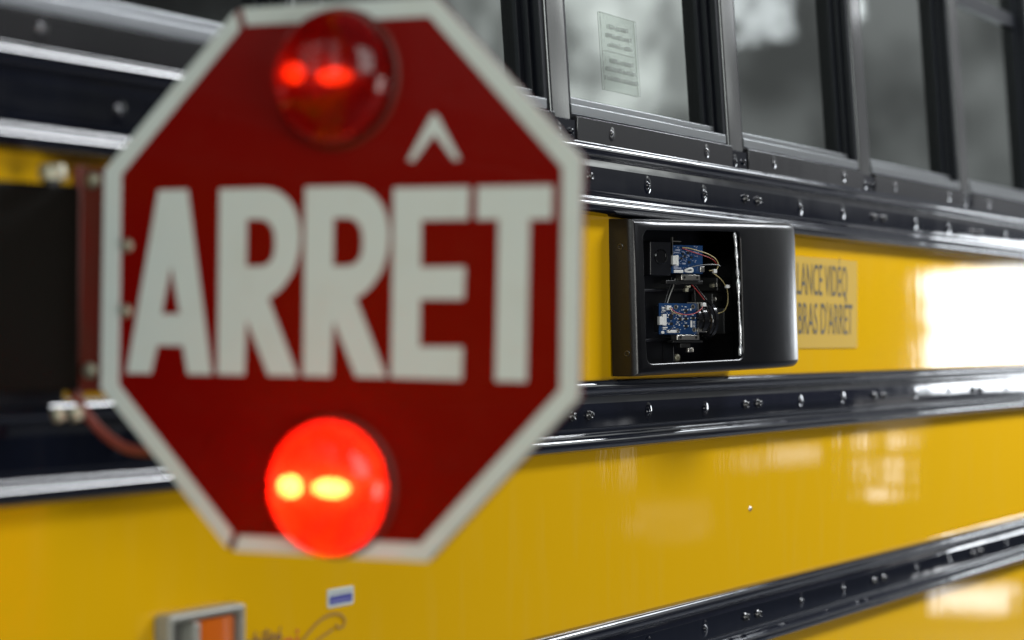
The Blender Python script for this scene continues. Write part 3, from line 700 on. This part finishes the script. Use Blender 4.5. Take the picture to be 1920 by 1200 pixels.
# lens
m = MB(); c0 = f(.0655, .011, -.0015)
m.lathe([(.0, -.002), (.0180, -.002), (.0180, .006), (.0205, .0065), (.0205, .0150), (.0235, .0160), (.0245, .0180), (.0245, .0205), (.0262, .0215), (.0262, .0262), (.0248, .0270), (.0225, .0262), (.0150, .0180), (0, .017)], c0, MV, 40)
build('lens_barrel', m, M_LENS, mt)
m = MB(); m.box(.0662, .0820, -.002, -.0008, -.0185, -.0068, f)
br = build('side_bracket', m, M_MTL, mt, bevel=.0006)
m = MB()
for bx in (.0705, .0765): m.lathe([(.0022, .0014), (.0022, .002), (0, .002)], f(bx, -.0008, -.0128), NV, 12)
build('bracket_hole', m, M_CHIP, br)
m = MB(); m.box(.0640, .0658, -.0035, .004, -.0215, .0215, f); build('edge_strip', m, M_MTL, mt)
m = MB(); m.box(.0275, .0665, -.004, .010, -.0292, -.0222, f); fb = build('foot_bracket', m, M_MTL, mt, bevel=.0008)
m = MB()
for bx in (.0335, .0605): m.lathe([(.0020, .0002), (.0020, .0006), (0, .0006)], f(bx, -.004, -.0257), NV, 12)
build('bracket_hole', m, M_CHIP, fb)
m = MB(); m.box(.022, .074, -.002, .012, -.0330, -.0296, f); m.box(.038, .056, .002, .012, -.040, -.0332, f); build('foot_block', m, M_CHIP, mt, bevel=.001)
m = MB(); m.box(.0475, .0545, -.003, .003, -.0465, -.0400, f); m.box(.0552, .0572, -.003, .002, -.0460, -.0395, f); build('foot_bolt', m, M_MTL, mt, bevel=.001)
wire('red_wire', [f(.0160, -.0045, .0150), f(.0185, -.008, .0110), f(.0240, -.009, .0080), f(.0400, -.010, .0055), f(.0560, -.008, .0078), f(.0700, -.004, .0140), f(.0765, .002, .0195)], .0006, M_RWIRE, mt)
wire('yellow_wire', [f(.0145, -.0045, .0150), f(.0160, -.0075, .0105), f(.0215, -.0085, .0072), f(.0330, -.009, .0050)], .0006, M_YWIRE, mt)
wire('black_wire', [f(.0140, -.004, -.0165), f(.0155, -.006, -.0140), f(.0200, -.005, -.0115)], .0006, M_BWIRE, mt)
m = MB(); m.box(.0740, .0800, -.002, .004, .0170, .0225, f); build('plug', m, M_WHT, mt, bevel=.0008)
m = MB(); m.box(.0500, .0760, .002, .004, .0216, .0228, f); build('top_strip', m, M_MTL, mt)

# upper one
mt, f, NV, MV, pcb, prt = module((3.0695, 1.3043, .1103), 'upper blue circuit board camera with a flat black sensor block on its left', .0540, .0390, True)
prt('connector', -.0012, .0042, -.0078, .0046, -.005, M_WHT, .0006)
prt('connector', .0048, .0092, -.0092, .0052, -.0045, M_WHT, .0006)
prt('connector', .0030, .0190, -.0190, -.0150, -.002, M_WHT, .0006)
m = MB(); m.tube(spline([f(.0195, -.004, -.0160), f(.0240, -.006, -.0135), f(.0300, -.006, -.0130), f(.0325, -.005, -.0165), f(.0270, -.005, -.0175), f(.0200, -.004, -.0165)], 5), .0016, 8)
build('cable_clip', m, M_WHT, pcb)
prt('socket', .0470, .0545, -.0175, -.0095, -.004, M_MTL, .0008)
m = MB(); random.seed(9)
for _ in range(130):
    x = random.uniform(.003, .046); z = random.uniform(-.014, .018)
    if x > .030 and z < -.004: continue
    smd(x, z, random.choice((.0008, .0012, .0022)), random.choice((.0007, .0012)), .0009)
smd(.0065, -.0115, .0065, .0045); smd(.0075, .0090, .0080, .0016); smd(.0210, -.0060, .0050, .0020); smd(.013, -.0125, .0060, .0020); smd(.0100, .0125, .0080, .0022)
build('components', m, mat('solder_pale', (.42, .46, .60), .3, metal=.4), pcb)
m = MB(); m.lathe([(0, .0016), (.0018, .0016), (.0018, 0)], f(.0185, 0, .0072), NV, 14)
for x, z in ((.022, .004), (.028, .009), (.034, .003), (.016, .001), (.030, -.004)): m.box(x-.002, x+.002, -.0014, 0, z-.0016, z+.0016, f)
build('chips', m, M_CHIP, pcb)
m = MB(); m.box(-.0385, -.0015, -.002, .016, -.0235, .0240, f); fb = build('sensor_block', m, M_PLI, mt, bevel=.002)
m = MB(); m.lathe([(.0105, 0), (.0105, .002), (.0092, .0028), (.0088, .0012), (0, .0012)], f(-.0205, -.002, .0026), NV, 28); build('sensor_eye', m, M_LENS, fb)
m = MB(); m.box(.0148, .0475, -.003, .010, -.0290, -.0215, f); fb = build('foot_bracket', m, M_MTL, mt, bevel=.0008)
m = MB()
for bx in (.0200, .0420): m.lathe([(.0018, .0002), (.0018, .0006), (0, .0006)], f(bx, -.003, -.0252), NV, 12)
build('bracket_hole', m, M_CHIP, fb)
m = MB(); m.box(-.010, .054, -.001, .012, -.0345, -.0294, f); build('foot_block', m, M_CHIP, mt, bevel=.001)
m = MB(); m.box(.0240, .0310, -.003, .002, -.0395, -.0368, f); build('foot_bolt', m, M_ZNC, mt, bevel=.0006)
m = MB(); m.box(.0215, .0265, -.004, .002, -.0450, -.0405, f); build('foot_nut', m, M_ZNC, mt, bevel=.0006)
m = MB(); m.box(-.0006, .0002, -.003, .001, -.0100, .0300, f); m.box(.0002, .0140, -.003, .001, .0238, .0248, f); build('edge_strip', m, M_MTL, mt)
wire('yellow_wire', [f(.0150, -.005, .0160), f(.0240, -.008, .0150), f(.0380, -.010, .0118), f(.0560, -.010, .0075), f(.0705, -.008, .0010), f(.0775, -.005, -.0060), f(.0770, -.003, -.0125), f(.0720, -.002, -.0150), f(.0640, -.002, -.0148)], .0007, M_YWIRE, mt)
wire('red_wire', [f(.0150, -.004, .0150), f(.0350, -.007, .0090), f(.0520, -.008, .0048), f(.0670, -.007, .0000), f(.0745, -.005, -.0055)], .0006, M_RWIRE, mt)
wire('black_wire', [f(.0300, -.005, -.0110), f(.0400, -.008, -.0085), f(.0560, -.009, -.0070), f(.0720, -.007, -.0068), f(.0800, -.006, -.0085)], .0007, mat('grey_wire', (.18, .18, .18), .4), mt)
m = MB(); m.box(.0710, .0765, -.004, .001, -.0185, -.0130, f); build('plug', m, M_WHT, mt, bevel=.0008)
# loose wires of the housing itself
def h3(s, z, d): return fp(s, z, d)
wire('loose_wire', [h3(.196, .0870, .012), h3(.215, .0800, .014), h3(.230, .0700, .016), h3(.238, .0600, .018), h3(.240, .045, .02), h3(.230, .034, .02), h3(.21, .030, .02)], .0006, M_YWIRE, ch)
wire('loose_wire', [h3(.150, .0850, .030), h3(.165, .074, .030), h3(.180, .062, .028), h3(.190, .050, .024)], .0006, M_RWIRE, ch)
wire('loose_wire', [h3(.155, .0850, .034), h3(.175, .074, .032), h3(.188, .060, .028), h3(.193, .050, .022)], .0007, M_BWIRE, ch)
wire('loose_wire', [h3(.128, .0820, .034), h3(.122, .068, .034), h3(.112, .056, .032), h3(.104, .046, .030)], .0007, M_BWIRE, ch)
wire('loose_wire', [h3(.136, .0800, .034), h3(.130, .068, .034), h3(.120, .058, .032), h3(.110, .046, .030)], .0007, mat('pale_wire', (.3, .3, .28), .4), ch)
wire('loose_wire', [h3(.170, .0860, .034), h3(.180, .064, .034), h3(.182, .040, .034), h3(.186, .020, .034)], .0010, M_BWIRE, ch)
m = MB(); m.lathe([(0, -.003), (.0035, -.002), (.004, 0), (.0035, .002), (0, .003)], h3(.2345, .0685, .016), (0, 0, 1), 12); build('wire_clip', m, M_WHT, ch)
